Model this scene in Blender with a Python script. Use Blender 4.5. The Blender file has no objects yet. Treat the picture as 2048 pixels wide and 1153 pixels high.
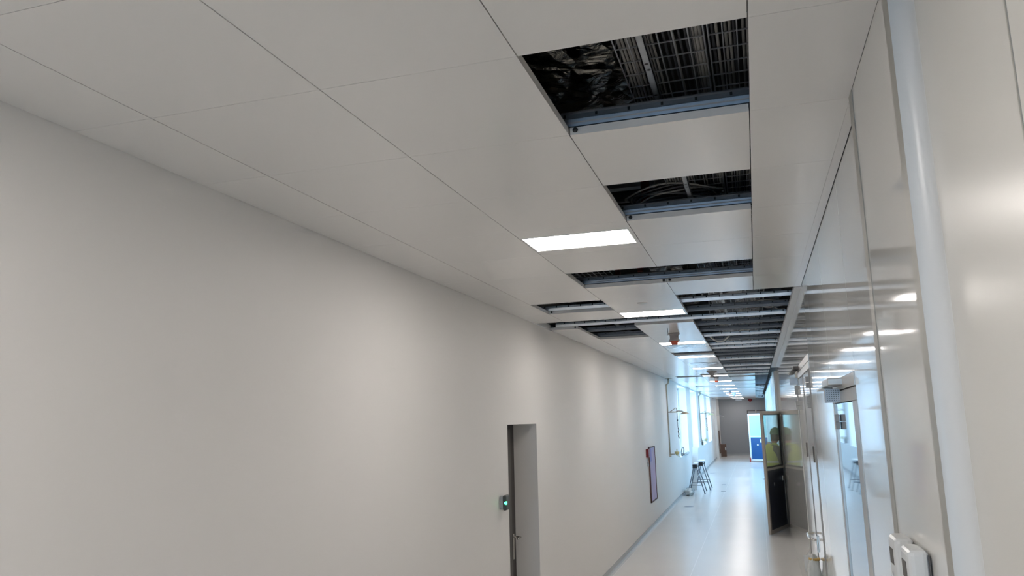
import bpy, bmesh, math, random
from mathutils import Vector, Matrix
random.seed(7)
PI = math.pi
S = bpy.context.scene
COL = S.collection
CZ = 2.15            # eye height; heights below are often given relative to it
CEIL = CZ + 1.0      # underside of the tiled ceiling

# ------------------------------------------------------------------ materials
def mat(name, col, rough=.5, metal=0., spec=.5, bump=None, var=None, coat=0., emit=None, est=0., trans=0., alpha=1.):
    m = bpy.data.materials.new(name); m.use_nodes = True
    nt = m.node_tree; b = nt.nodes['Principled BSDF']
    b.inputs['Base Color'].default_value = (*col, 1)
    b.inputs['Roughness'].default_value = rough
    b.inputs['Metallic'].default_value = metal
    b.inputs['Specular IOR Level'].default_value = spec
    b.inputs['Coat Weight'].default_value = coat
    b.inputs['Transmission Weight'].default_value = trans
    b.inputs['Alpha'].default_value = alpha
    if emit:
        b.inputs['Emission Color'].default_value = (*emit, 1); b.inputs['Emission Strength'].default_value = est
    tc = None
    if bump or var:
        tc = nt.nodes.new('ShaderNodeTexCoord')
    if bump:
        sc, st = bump[0], bump[1]
        n = nt.nodes.new('ShaderNodeTexNoise'); n.inputs['Scale'].default_value = sc; n.inputs['Detail'].default_value = 4
        if len(bump) > 2: n.inputs['Distortion'].default_value = bump[2]
        nt.links.new(tc.outputs['Object'], n.inputs['Vector'])
        bp = nt.nodes.new('ShaderNodeBump'); bp.inputs['Strength'].default_value = st
        bp.inputs['Distance'].default_value = .02
        nt.links.new(n.outputs['Fac'], bp.inputs['Height']); nt.links.new(bp.outputs['Normal'], b.inputs['Normal'])
    if var:
        sc, amt = var
        n = nt.nodes.new('ShaderNodeTexNoise'); n.inputs['Scale'].default_value = sc; n.inputs['Detail'].default_value = 5
        nt.links.new(tc.outputs['Object'], n.inputs['Vector'])
        mx = nt.nodes.new('ShaderNodeMix'); mx.data_type = 'RGBA'
        mx.inputs[6].default_value = (*[c*(1-amt) for c in col], 1); mx.inputs[7].default_value = (*[min(1, c*(1+amt)) for c in col], 1)
        nt.links.new(n.outputs['Fac'], mx.inputs[0]); nt.links.new(mx.outputs[2], b.inputs['Base Color'])
    return m

M = {}
M['wall'] = mat('painted_wall', (.80,.785,.77), .50, bump=(1.2,.04), var=(.6,.012))
M['panel'] = mat('white_laminated_panel', (.80,.80,.77), .055, spec=.6, bump=(.8,.03))
M['panel_near'] = mat('white_satin_panel', (.72,.715,.68), .27, spec=.35)
M['tile'] = mat('white_metal_tile', (.80,.785,.765), .17, spec=.5, var=(1.5,.012))
M['joint'] = mat('grey_sealant', (.38,.38,.345), .4)
M['dark'] = mat('dark_void', (.02,.021,.024), .9, var=(4,.3))
M['trim'] = mat('grey_white_aluminium', (.78,.79,.80), .35)
M['zinc'] = mat('lit_zinc', (.80,.86,.93), .28, metal=.9)
M['galv'] = mat('galvanised_steel', (.42,.44,.46), .42, metal=.85, var=(14,.25))
M['galvd'] = mat('dull_galvanised_steel', (.20,.22,.25), .5, metal=.7, var=(9,.3))
M['wire'] = mat('tray_wire', (.42,.43,.45), .35, metal=.6)
M['foil'] = mat('crinkled_foil', (.27,.255,.225), .13, metal=1., bump=(9,1.,2.2))
M['cable_l'] = mat('pale_cable', (.30,.29,.27), .5)
M['cable_d'] = mat('dark_cable', (.05,.05,.055), .5)
M['cable_w'] = mat('white_cable', (.72,.72,.68), .4)
M['rust'] = mat('red_oxide_paint', (.22,.035,.02), .6)
M['steel'] = mat('brushed_steel', (.50,.475,.44), .32, metal=.85, var=(20,.06))
M['hinge'] = mat('satin_hinge', (.40,.39,.37), .42, metal=.3)
M['chrome'] = mat('chrome', (.6,.58,.55), .15, metal=1.)
M['alu'] = mat('beige_aluminium', (.42,.39,.355), .4, metal=.35)
M['white'] = mat('white_plastic', (.78,.79,.79), .35)
M['offw'] = mat('white_enamel_box', (.72,.74,.745), .3)
M['black'] = mat('black_rubber', (.012,.012,.013), .5)
M['dgrey'] = mat('dark_grey_plastic', (.04,.045,.045), .35)
M['doorfr'] = mat('dark_door_frame', (.035,.03,.028), .45)
M['doorgr'] = mat('grey_door', (.10,.095,.09), .5)
M['end'] = mat('grey_end_wall', (.30,.31,.33), .6, var=(.5,.05))
M['base'] = mat('grey_cove', (.40,.41,.42), .4)
M['navy'] = mat('navy_panel', (.004,.009,.03), .3)
M['blue'] = mat('blue_panel', (.006,.085,.27), .35)
M['cyan'] = mat('pale_cyan_film', (.42,.80,.86), .35, var=(3,.05))
M['wframe'] = mat('white_door_frame', (.80,.84,.86), .35)
M['shower'] = mat('ivory_coated_pipe', (.50,.46,.38), .35, metal=.4)
M['yell'] = mat('yellow_coated_head', (.62,.60,.30), .4)
M['chain'] = mat('dark_chain', (.09,.08,.07), .5, metal=.5)
M['card'] = mat('cardboard', (.17,.105,.08), .85, var=(5,.12))
M['cardd'] = mat('dark_cardboard', (.09,.06,.05), .85)
M['red'] = mat('red_plastic', (.50,.03,.02), .4)
M['dred'] = mat('dark_red_box', (.22,.012,.015), .4)
M['orange'] = mat('orange_red_lens', (.62,.10,.05), .35)
M['taupe'] = mat('taupe_plastic', (.36,.34,.34), .5)
M['lilac'] = mat('lilac_film_board', (.47,.37,.60), .5, bump=(7,.4), var=(2.2,.28))
M['violet'] = mat('violet_print', (.17,.09,.42), .4)
M['brown'] = mat('brown_frame', (.13,.06,.05), .5)
M['tape'] = mat('yellow_tape', (.55,.36,.10), .45)
M['green'] = mat('green_led', (.02,.5,.2), .4, emit=(.05,1,.4), est=3)
M['helmet'] = mat('green_helmet', (.035,.15,.065), .35)
M['vest'] = mat('hivis_fabric', (.50,.58,.12), .75, bump=(12,.5))
M['band'] = mat('reflective_band', (.62,.64,.64), .35)
M['sleeve'] = mat('grey_knit', (.12,.12,.115), .9)
M['trouser'] = mat('dark_work_trousers', (.045,.04,.038), .9, bump=(10,.4))
M['skin'] = mat('skin', (.55,.24,.16), .55)
M['hair'] = mat('brown_hair', (.05,.03,.02), .8)
M['shoe'] = mat('blue_overshoe', (.03,.11,.30), .6)
M['eye'] = mat('eye', (.02,.02,.02), .3)
M['poly'] = mat('crumpled_polythene', (.80,.84,.84), .25, bump=(12,.6), trans=.25)
M['sheet'] = mat('pale_blue_film', (.52,.74,.82), .22, bump=(5,.5,.8), var=(1.2,.14))
M['film'] = mat('glossy_film_panel', (.68,.76,.82), .04, spec=.9, bump=(3.,.35,.6))
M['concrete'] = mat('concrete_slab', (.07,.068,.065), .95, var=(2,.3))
M['lamp'] = mat('lit_diffuser', (.9,.88,.86), .5, emit=(1.,.93,.875), est=14.5)

def glass(name, tint=(1,1,1), refl=1.0):
    m = bpy.data.materials.new(name); m.use_nodes = True; nt = m.node_tree
    nt.nodes.clear()
    o = nt.nodes.new('ShaderNodeOutputMaterial'); mx = nt.nodes.new('ShaderNodeMixShader')
    t = nt.nodes.new('ShaderNodeBsdfTransparent'); t.inputs[0].default_value = (*tint, 1)
    g = nt.nodes.new('ShaderNodeBsdfGlossy'); g.inputs['Roughness'].default_value = .015
    f = nt.nodes.new('ShaderNodeFresnel')
    ge = nt.nodes.new('ShaderNodeNewGeometry'); ma = nt.nodes.new('ShaderNodeMath'); ma.operation = 'MULTIPLY_ADD'
    ma.inputs[1].default_value = 1/1.45-1.45; ma.inputs[2].default_value = 1.45      # same reflectance from either side of the pane
    nt.links.new(ge.outputs['Backfacing'], ma.inputs[0]); nt.links.new(ma.outputs[0], f.inputs[0])
    nt.links.new(f.outputs[0], mx.inputs[0]); nt.links.new(t.outputs[0], mx.inputs[1]); nt.links.new(g.outputs[0], mx.inputs[2])
    nt.links.new(mx.outputs[0], o.inputs[0]); return m
M['glass'] = glass('clear_glass', (.93,.97,.97))
M['glassd'] = mat('dark_backed_glass', (.05,.075,.12), .03, spec=.9, coat=.5)
M['glasst'] = glass('tinted_door_glass', (.80,.84,.80))

def slotted(name, base, rough, metal, zlo, zhi):
    m = mat(name, base, rough, metal=metal); nt = m.node_tree; b = nt.nodes['Principled BSDF']
    tc = nt.nodes.new('ShaderNodeTexCoord'); sp = nt.nodes.new('ShaderNodeSeparateXYZ'); nt.links.new(tc.outputs['Object'], sp.inputs[0])
    def mt(op, a, v):
        n = nt.nodes.new('ShaderNodeMath'); n.operation = op; nt.links.new(a, n.inputs[0])
        if isinstance(v, float): n.inputs[1].default_value = v
        else: nt.links.new(v, n.inputs[1])
        return n.outputs[0]
    pp = mt('PINGPONG', sp.outputs['X'], .0575); c = mt('LESS_THAN', pp, .0042)
    c = mt('MULTIPLY', c, mt('GREATER_THAN', sp.outputs['Z'], zlo)); c = mt('MULTIPLY', c, mt('LESS_THAN', sp.outputs['Z'], zhi))
    n = nt.nodes.new('ShaderNodeTexNoise'); n.inputs['Scale'].default_value = 11; n.inputs['Detail'].default_value = 5; nt.links.new(tc.outputs['Object'], n.inputs['Vector'])
    mx = nt.nodes.new('ShaderNodeMix'); mx.data_type = 'RGBA'; mx.inputs[6].default_value = (*[k*.8 for k in base],1); mx.inputs[7].default_value = (*[min(1,k*1.2) for k in base],1)
    nt.links.new(n.outputs['Fac'], mx.inputs[0])
    m2 = nt.nodes.new('ShaderNodeMix'); m2.data_type = 'RGBA'; m2.inputs[7].default_value = (.008,.008,.01,1)
    nt.links.new(mx.outputs[2], m2.inputs[6]); nt.links.new(c, m2.inputs[0]); nt.links.new(m2.outputs[2], b.inputs['Base Color'])
    m3 = nt.nodes.new('ShaderNodeMath'); m3.operation = 'MULTIPLY_ADD'; nt.links.new(c, m3.inputs[0]); m3.inputs[1].default_value = -metal; m3.inputs[2].default_value = metal
    nt.links.new(m3.outputs[0], b.inputs['Metallic']); return m
M['r_zinc'] = slotted('lit_slotted_rail', (.84,.89,.95), .33, .9, .0585, .0765)  # light caught by the lower flange is put into this paler base
M['r_galv'] = slotted('blue_grey_slotted_rail', (.23,.25,.28), .40, .85, .066, .078)
M['r_galvd'] = slotted('dull_slotted_rail', (.20,.22,.25), .5, .7, .066, .078)
def floor_mat():
    m = mat('grey_vinyl_floor', (.60,.60,.595), .24, spec=.5)
    nt = m.node_tree; b = nt.nodes['Principled BSDF']
    tc = nt.nodes.new('ShaderNodeTexCoord'); sp = nt.nodes.new('ShaderNodeSeparateXYZ'); nt.links.new(tc.outputs['Object'], sp.inputs[0])
    def weld(axis, period, off, w):
        a = nt.nodes.new('ShaderNodeMath'); a.operation = 'ADD'; a.inputs[1].default_value = off; nt.links.new(sp.outputs[axis], a.inputs[0])
        d = nt.nodes.new('ShaderNodeMath'); d.operation = 'PINGPONG'; d.inputs[1].default_value = period/2; nt.links.new(a.outputs[0], d.inputs[0])
        l = nt.nodes.new('ShaderNodeMath'); l.operation = 'LESS_THAN'; l.inputs[1].default_value = w; nt.links.new(d.outputs[0], l.inputs[0])
        return l
    lx = weld('X', 1.04, 1.025, .004); ly = weld('Y', 9.0, .3, .006)
    mxm = nt.nodes.new('ShaderNodeMath'); mxm.operation = 'MAXIMUM'; nt.links.new(lx.outputs[0], mxm.inputs[0]); nt.links.new(ly.outputs[0], mxm.inputs[1])
    n = nt.nodes.new('ShaderNodeTexNoise'); n.inputs['Scale'].default_value = 1.3; n.inputs['Detail'].default_value = 6; nt.links.new(tc.outputs['Object'], n.inputs['Vector'])
    c1 = nt.nodes.new('ShaderNodeMix'); c1.data_type = 'RGBA'; c1.inputs[6].default_value = (.66,.66,.655,1); c1.inputs[7].default_value = (.71,.71,.705,1)
    nt.links.new(n.outputs['Fac'], c1.inputs[0])
    c2 = nt.nodes.new('ShaderNodeMix'); c2.data_type = 'RGBA'; c2.inputs[7].default_value = (.80,.80,.795,1)
    nt.links.new(c1.outputs[2], c2.inputs[6]); nt.links.new(mxm.outputs[0], c2.inputs[0]); nt.links.new(c2.outputs[2], b.inputs['Base Color'])
    return m
M['floor'] = floor_mat()

def foil_mat():
    m = M['foil']; nt = m.node_tree; b = nt.nodes['Principled BSDF']
    n2 = nt.nodes.new('ShaderNodeTexVoronoi'); n2.inputs['Scale'].default_value = 6; n2.feature = 'DISTANCE_TO_EDGE'
    tc = [n for n in nt.nodes if n.bl_idname == 'ShaderNodeTexCoord'][0]
    nt.links.new(tc.outputs['Object'], n2.inputs['Vector'])
    bp0 = [n for n in nt.nodes if n.bl_idname == 'ShaderNodeBump'][0]
    bp = nt.nodes.new('ShaderNodeBump'); bp.inputs['Strength'].default_value = 1.; bp.inputs['Distance'].default_value = .08
    nt.links.new(n2.outputs['Distance'], bp.inputs['Height']); nt.links.new(bp.outputs['Normal'], bp0.inputs['Normal'])
foil_mat()

# ------------------------------------------------------------------ mesh helpers
def wr(y):            # x of the right wall's face at depth y
    return .385 + .0045*y
class MB:
    def __init__(s, xf=None): s.v = []; s.f = []; s.sm = []; s.xf = xf
    def add(s, vs, fs, smooth=False):
        b = len(s.v); s.v += [tuple(v) for v in vs]; s.f += [tuple(b+i for i in f) for f in fs]; s.sm += [smooth]*len(fs); return s
    def box(s, x0, x1, y0, y1, z0, z1, bev=0.):
        if bev <= 0:
            vs = [(x,y,z) for z in (z0,z1) for y in (y0,y1) for x in (x0,x1)]
            return s.add(vs, [(0,2,3,1),(4,5,7,6),(0,1,5,4),(2,6,7,3),(0,4,6,2),(1,3,7,5)])
        bm = bmesh.new(); bmesh.ops.create_cube(bm, size=1)
        for v in bm.verts: v.co = Vector(((x0+x1)/2+v.co.x*(x1-x0), (y0+y1)/2+v.co.y*(y1-y0), (z0+z1)/2+v.co.z*(z1-z0)))
        bmesh.ops.bevel(bm, geom=bm.edges[:], offset=min(bev, .49*min(x1-x0,y1-y0,z1-z0)), segments=3, profile=.5, affect='EDGES')
        bm.verts.index_update()
        s.add([v.co[:] for v in bm.verts], [[v.index for v in f.verts] for f in bm.faces]); bm.free(); return s
    def obox(s, c, u, v, w):       # oriented box: centre, half-vectors
        c, u, v, w = map(Vector, (c,u,v,w)); vs = [c+a*u+b*v+d*w for d in (-1,1) for b in (-1,1) for a in (-1,1)]
        return s.add(vs, [(0,2,3,1),(4,5,7,6),(0,1,5,4),(2,6,7,3),(0,4,6,2),(1,3,7,5)])
    def tube(s, pts, r, n=10, cap=True):
        pts = [Vector(p) for p in pts]; rr = r if isinstance(r, (list,tuple)) else [r]*len(pts)
        b = len(s.v); up = None
        for i, p in enumerate(pts):
            d = (pts[min(i+1,len(pts)-1)] - pts[max(i-1,0)]).normalized()
            if up is None: up = d.orthogonal().normalized()
            up = (up - d*up.dot(d)).normalized(); sd = d.cross(up)
            for k in range(n):
                a = 2*PI*k/n; s.v.append(tuple(p + (up*math.cos(a) + sd*math.sin(a))*rr[i]))
        for i in range(len(pts)-1):
            for k in range(n):
                s.f.append((b+i*n+k, b+i*n+(k+1)%n, b+(i+1)*n+(k+1)%n, b+(i+1)*n+k)); s.sm.append(True)
        if cap:
            s.f.append(tuple(b+k for k in reversed(range(n)))); s.sm.append(False)
            s.f.append(tuple(b+(len(pts)-1)*n+k for k in range(n))); s.sm.append(False)
        return s
    def lathe(s, prof, c, n=24, axis='Z'):   # prof: (r, h) list
        b = len(s.v)
        for r, h in prof:
            for k in range(n):
                a = 2*PI*k/n; x, y = r*math.cos(a), r*math.sin(a)
                q = (x,y,h) if axis == 'Z' else ((h,x,y) if axis == 'X' else (x,h,y))
                s.v.append((c[0]+q[0], c[1]+q[1], c[2]+q[2]))
        for i in range(len(prof)-1):
            for k in range(n):
                s.f.append((b+i*n+k, b+i*n+(k+1)%n, b+(i+1)*n+(k+1)%n, b+(i+1)*n+k)); s.sm.append(True)
        return s
    def prism(s, poly, axis, a, bb):   # extrude 2D polygon along an axis ('X': poly is (y,z); 'Y': (x,z); 'Z': (x,y))
        def P(p, t): return (t,p[0],p[1]) if axis == 'X' else ((p[0],t,p[1]) if axis == 'Y' else (p[0],p[1],t))
        n = len(poly); vs = [P(p,a) for p in poly] + [P(p,bb) for p in poly]
        fs = [tuple(range(n)), tuple(n+i for i in reversed(range(n)))] + [(i,n+i,n+(i+1)%n,(i+1)%n) for i in range(n)]
        return s.add(vs, fs)
    def build(s, name, m, parent=None, at=None):
        me = bpy.data.meshes.new(name)
        vs = [s.xf(v) for v in s.v] if s.xf else s.v
        o = bpy.data.objects.new(name, me)
        org = Vector(at) if at else Vector((0,0,0))
        if at and not parent: o.location = org
        if parent: org = parent.matrix_world.translation.copy() if parent.type == 'EMPTY' else Vector(parent.get('_o', (0,0,0)))
        me.from_pydata([tuple(Vector(v)-org) for v in vs], [], s.f)
        me.polygons.foreach_set('use_smooth', s.sm); me.update()
        bm = bmesh.new(); bm.from_mesh(me); bmesh.ops.recalc_face_normals(bm, faces=bm.faces[:]); bm.to_mesh(me); bm.free()
        me.materials.append(M[m]); COL.objects.link(o); o['_o'] = list(org)
        if parent: o.parent = parent
        return o
def tag(o, label, cat, group=None, kind=None):
    if label: o['label'] = label
    if cat: o['category'] = cat
    if group: o['group'] = group
    if kind: o['kind'] = kind
    return o
def thing(name, label, cat, loc=(0,0,0), group=None):
    o = bpy.data.objects.new(name, None); COL.objects.link(o); o.location = loc; o.empty_display_size = .1
    bpy.context.view_layer.update()
    return tag(o, label, cat, group)
def struct(mb, name, m, parent=None, label=None):
    o = mb.build(name, m, parent)
    if not parent: o['kind'] = 'structure'
    if label: o['label'] = label
    return o
def copy_tree(o, parent=None):
    c = o.copy(); COL.objects.link(c)
    if parent: c.parent = parent
    for ch in list(o.children): copy_tree(ch, c)
    return c
R = lambda v: (v[0] + wr(v[1]), v[1], v[2] + CZ)        # right-wall coordinates: x measured from the wall's face
A = lambda v: (v[0], v[1], v[2] + CZ)                    # heights relative to eye level

# ------------------------------------------------------------------ the setting
XL = -2.124; YE = 46.0; YB = -8.2
XS = [XL, -1.8036, -1.181, -.5585, .054, .365]
ROW0, MOD = 1.902, .634
def row(k): return ROW0 + MOD*k

struct(MB().box(XL-1.0, 3.2, YB-.2, YE+.6, -.12, 0), 'floor', 'floor')
# left wall with the door niche and four tall windows
WIN = [(22.65,25.66),(27.3,30.2),(31.6,34.7),(36.3,39.4)]
ZS, ZT = CZ-1.11, CZ+.955
m = MB()
T = .30
def lw(y0, y1, z0, z1, t=T): m.box(XL-t, XL, y0, y1, z0, z1)
TOP = 4.35
DN = (6.61, 7.57, CZ-.022)
lw(YB, DN[0], 0, TOP); lw(DN[0], DN[1], DN[2], TOP)
prev = DN[1]
for a, b in WIN:
    lw(prev, a, 0, TOP); lw(a, b, 0, ZS); lw(a, b, ZT, TOP); prev = b
lw(prev, 42.5, 0, TOP)
m.box(XL-T, -1.995, 42.5, YE, 0, TOP)
struct(m, 'wall_left', 'wall')
struct(MB().box(XL-1, 3.2, YE, YE+.2, 0, TOP), 'wall_end', 'end')
BW = (-1.9, .15, .5, 2.75)
struct(MB().box(XL-.3, BW[0], YB-.2, YB, 0, TOP).box(BW[1], 1.2, YB-.2, YB, 0, TOP).box(BW[0], BW[1], YB-.2, YB, 0, BW[2]).box(BW[0], BW[1], YB-.2, YB, BW[3], TOP), 'wall_back', 'wall')
w5 = struct(MB().box(BW[0],BW[0]+.06,YB-.16,YB-.1,BW[2],BW[3]).box(BW[1]-.06,BW[1],YB-.16,YB-.1,BW[2],BW[3]).box(BW[0],BW[1],YB-.16,YB-.1,BW[2],BW[2]+.06).box(BW[0],BW[1],YB-.16,YB-.1,BW[3]-.06,BW[3]), 'window_5', 'wframe')
MB().box(BW[0]+.06,BW[1]-.06,YB-.135,YB-.13,BW[2]+.06,BW[3]-.06).build('window_pane', 'glass', w5)
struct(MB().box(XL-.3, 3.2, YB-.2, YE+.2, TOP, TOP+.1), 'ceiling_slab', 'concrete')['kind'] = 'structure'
# windows: frame, glass, sill
for i, (a, b) in enumerate(WIN):
    f = MB(); xo, xi = XL-.295, XL-.265
    for (y0,y1,z0,z1) in ((a,a+.05,ZS,ZT),(b-.05,b,ZS,ZT),(a,b,ZS,ZS+.05),(a,b,ZT-.05,ZT)):
        f.box(xo, xi, y0, y1, z0, z1)
    w = struct(f, 'window_%d' % (i+1), 'wframe')
    g = MB().box(XL-.282, XL-.277, a+.05, b-.05, ZS+.05, ZT-.05).build('window_pane', 'glass', w)
    MB().box(XL-.262, XL+.01, a+.002, b-.002, ZS-.012, ZS+.006).build('window_sill', 'white', w)
# right wall: near part stands 4 cm proud, far part in line with the doors
NX = .357
m = MB().box(.3955, .46, YB, 1.735, 0, CEIL-.001).box(.46, 1.2, YB, 2.53, 0, CEIL-.001)
struct(MB().box(NX+.004, .46, 1.801, 2.53, 0, CEIL-.001), 'wall_right_pier', 'panel')
struct(m, 'wall_right_near', 'panel_near')
m = MB(); 
def rwp(x0,x1,y0,y1,z0,z1): m.add([R(v) for v in [(x,y,z) for z in (z0,z1) for y in (y0,y1) for x in (x0,x1)]], [(0,2,3,1),(4,5,7,6),(0,1,5,4),(2,6,7,3),(0,4,6,2),(1,3,7,5)])
seams = [2.53, 3.45, 4.56, 5.72, 6.25, 7.45, 8.6, 9.8, 11.0, 12.2, 13.4, 14.6, 15.8, 16.9]
for a, b in zip(seams[:-1], seams[1:]):
    z1 = .999
    if a == 3.45: rwp(.0, .35, a+.002, b-.002, .175, z1); rwp(.05,.35,a,b,-CZ,.175)
    elif a in (6.25, 7.45): rwp(0, .35, a+.002, b-.002, .467 if a == 6.25 else .467, z1); rwp(.05,.35,a,b,-CZ,.467)
    else: rwp(0, .35, a+.002, b-.002, -CZ, z1)
rwp(.012, .34, 2.54, 16.9, -CZ, .998) if False else None
struct(m, 'wall_right', 'panel')
m = MB(R); m.box(.05,.06,2.5,16.7,-CZ,.99); struct(m, 'wall_right_core', 'joint')
# plenum sides and the wall behind the near opening
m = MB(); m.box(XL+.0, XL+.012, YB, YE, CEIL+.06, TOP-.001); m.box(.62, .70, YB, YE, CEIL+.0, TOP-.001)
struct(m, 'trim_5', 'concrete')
# recessed far right wall, beyond the open glass door
struct(MB().box(.57, .88, 17.95, YE, 0, TOP-.01), 'wall_right_far', 'panel')
struct(MB().box(.80,.88,16.6,17.94,0,TOP-.01), 'wall_right_recess', 'panel')
# end-of-wall jambs
m = MB(R); m.box(-.035, .05, 16.42, 16.62, -CZ, .90); m.box(-.05,.02,16.66,16.74,-CZ,.90)
struct(m, 'trim_3', 'alu')
# vertical rounded cove and joint strips on the near right wall
m = MB(); pr = [(.359+.043*math.sin(t*PI/32), 1.757+.043*math.cos(t*PI/32)) for t in range(17)]
prof = [(NX-.001,1.8)] + pr + [(.403,1.737),(.46,1.737),(.46,1.8005),(NX-.001,1.8005)]
n_ = len(prof); m.add([(x,y,0) for x,y in prof]+[(x,y,CEIL-.001) for x,y in prof], [(i,(i+1)%n_,n_+(i+1)%n_,n_+i) for i in range(n_)], False)
m.sm = [1 <= i <= 17 for i in range(n_)]
struct(m, 'trim_1', 'offw')
m = MB()
m.box(NX-.001, NX+.01, 1.801, 1.858, 0, CEIL-.001)
m.box(.394, .40, 1.210, 1.215, 0, CEIL-.001)
m.box(NX+.001, NX+.05, 2.47, 2.534, 0, CEIL-.001)
struct(m, 'trim_2', 'joint')
# perimeter trim under the ceiling on the right, wall angle on the left
m = MB()
for a, b in ((6.345, 16.9),):
    vs = [(.362+.0033*a*0+.002,a,CEIL-.004),(wr(a)+.01,a,CEIL-.004),(.376,b,CEIL-.004),(wr(b)+.02,b,CEIL-.004)]
    vs += [(v[0],v[1],v[2]+.034) for v in vs]
    m.add(vs, [(0,1,3,2),(4,6,7,5),(0,4,5,1),(2,3,7,6),(0,2,6,4),(1,5,7,3)])
struct(m, 'trim_4', 'trim')
m = MB().add([(.3638,2.537,CEIL),(wr(2.54)-.0025,2.537,CEIL),(.3638,6.343,CEIL),(wr(6.34)-.0025,6.343,CEIL)]+[(.3665,2.537,CEIL+.02),(wr(2.54)-.0025,2.537,CEIL+.02),(.3665,6.343,CEIL+.02),(wr(6.34)-.0025,6.343,CEIL+.02)], [(0,1,3,2),(4,6,7,5),(0,4,5,1),(2,3,7,6),(0,2,6,4),(1,5,7,3)])
struct(m, 'trim_7', 'tile')
struct(MB().box(XL, XL+.022, 7.55, 8.3, CEIL-.003, CEIL+.01).box(XL+.0, XL+.004, 7.55, 8.3, CEIL+.01, CEIL+.1), 'trim_6', 'trim')
struct(MB(A).prism([(XL,-CZ),(XL+.05,-CZ),(XL+.022,-CZ+.012),(XL+.010,-CZ+.03),(XL+.008,-CZ+.085),(XL,-CZ+.085)], 'Y', YB, DN[0]), 'baseboard_left_near', 'base')
struct(MB(A).prism([(XL,-CZ),(XL+.05,-CZ),(XL+.022,-CZ+.012),(XL+.010,-CZ+.03),(XL+.008,-CZ+.085),(XL,-CZ+.085)], 'Y', DN[1], 42.5), 'baseboard_left', 'base')
struct(MB().box(-1.995, .6, YE-.015, YE, 0, .09), 'baseboard_end', 'base')

# ceiling tiles (one mesh; missing tiles leave the openings)
def missing(c, k):
    if c == 3: return k in (0, 2, 5) or (7 <= k <= 26) or k in (28, 32, 36, 41)
    if c == 4: return k >= 7
    if c == 2: return k in (5, 9, 16, 26)
    if c == 1: return k in (7, 9, 10, 11, 37) or (k == 27)
    if c == 0: return k == 9
    return False
LIGHTS = [4.0+3.2*k-(.25 if k >= 3 else 0)-(.05 if k >= 5 else 0) for k in range(13)]
LIGHTS = [3.975, 7.215, 10.385, 12.93, 16.12, 19.2, 22.3, 25.5, 28.7, 31.9, 35.1, 38.3, 41.5, 44.7]
LB = [.78, -1.6, -4.0, -6.4]  # unseen panels, added to raise the light at the near end
LX0, LX1, LD = -1.165, -.582, .325
CUT = [(LX0-.008, LX1+.008, y-.008, y+LD+.008) for y in LIGHTS+LB]
m = MB(); g = .0018; TH = .028
def plate(x0, x1, y0, y1):
    for (a,b,c,d) in CUT:
        if b > x0 and a < x1 and d > y0+.001 and c < y1-.001:
            c2, d2 = max(c,y0), min(d,y1)
            if c2 > y0+.003: plate(x0,x1,y0,c2)
            if d2 < y1-.003: plate(x0,x1,d2,y1)
            if a > x0: m.box(x0, a, c2, d2, CEIL, CEIL+TH)
            if b < x1: m.box(b, x1, c2, d2, CEIL, CEIL+TH)
            return
    m.box(x0, x1, y0, y1, CEIL, CEIL+TH)
for k in range(-16, 70):
    y0, y1 = row(k), min(row(k+1), YE)
    for c in range(5):
        if missing(c, k): continue
        x0, x1 = XS[c], XS[c+1]
        if c == 4 and k < 1: x1 = NX if k < 0 else .362
        gy = g
        plate(x0+(g if c else .0025), x1-g, y0+gy*.5, y1-gy*.5)
struct(m, 'ceiling', 'tile')

for (x, y, lb) in ((XS[3]+.022, row(1)+.004, 'black rubber clip at the left corner of the nearest ceiling opening'),(XS[3]+.022, row(3)+.004, 'black rubber clip at the left corner of the second ceiling opening'),
    (XS[3]-.022, row(6)+.004, 'left of two black clips on the rail edge of the wide opening'),(XS[3]+.022, row(6)+.004, 'right of two black clips on the rail edge of the wide opening'),
    (XS[1]+.03, row(8)+.004, 'black clip at the corner of the small left ceiling opening'),(XS[1]-.03, row(10)+.004, 'black clip at the near corner of the opening behind the full-width rail')):
    tag(MB().lathe([(0,-.004),(.009,-.003),(.010,0),(.0,.001)], (x, y-.008, CEIL+.016), 14, 'Y').build('rubber_clip', 'black'), lb, 'clip')
# door in the niche of the left wall
d = MB().box(XL-.29, XL-.245, DN[0], DN[1], 0, DN[2]); d = struct(d, 'door_1', 'doorfr')
MB().box(XL-.245, XL-.238, DN[0]+.05, DN[1]-.13, .01, DN[2]-.05).build('door_leaf', 'doorgr', d)
hb = MB().box(XL-.24, XL-.226, 7.43, 7.47, CZ-1.32, CZ-1.08, .004)
hb.tube([(XL-.23,7.45,CZ-1.11),(XL-.17,7.45,CZ-1.11),(XL-.155,7.44,CZ-1.11),(XL-.155,7.33,CZ-1.11)], .009, 10)
hb.build('door_handle', 'chrome', d)
# unseen cover added behind the niche door so no daylight leaks
struct(MB().box(XL-.34, XL-.29, DN[0]-.2, DN[1]+.2, 0, DN[2]+.2), 'niche_light_block', 'dark')

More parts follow.
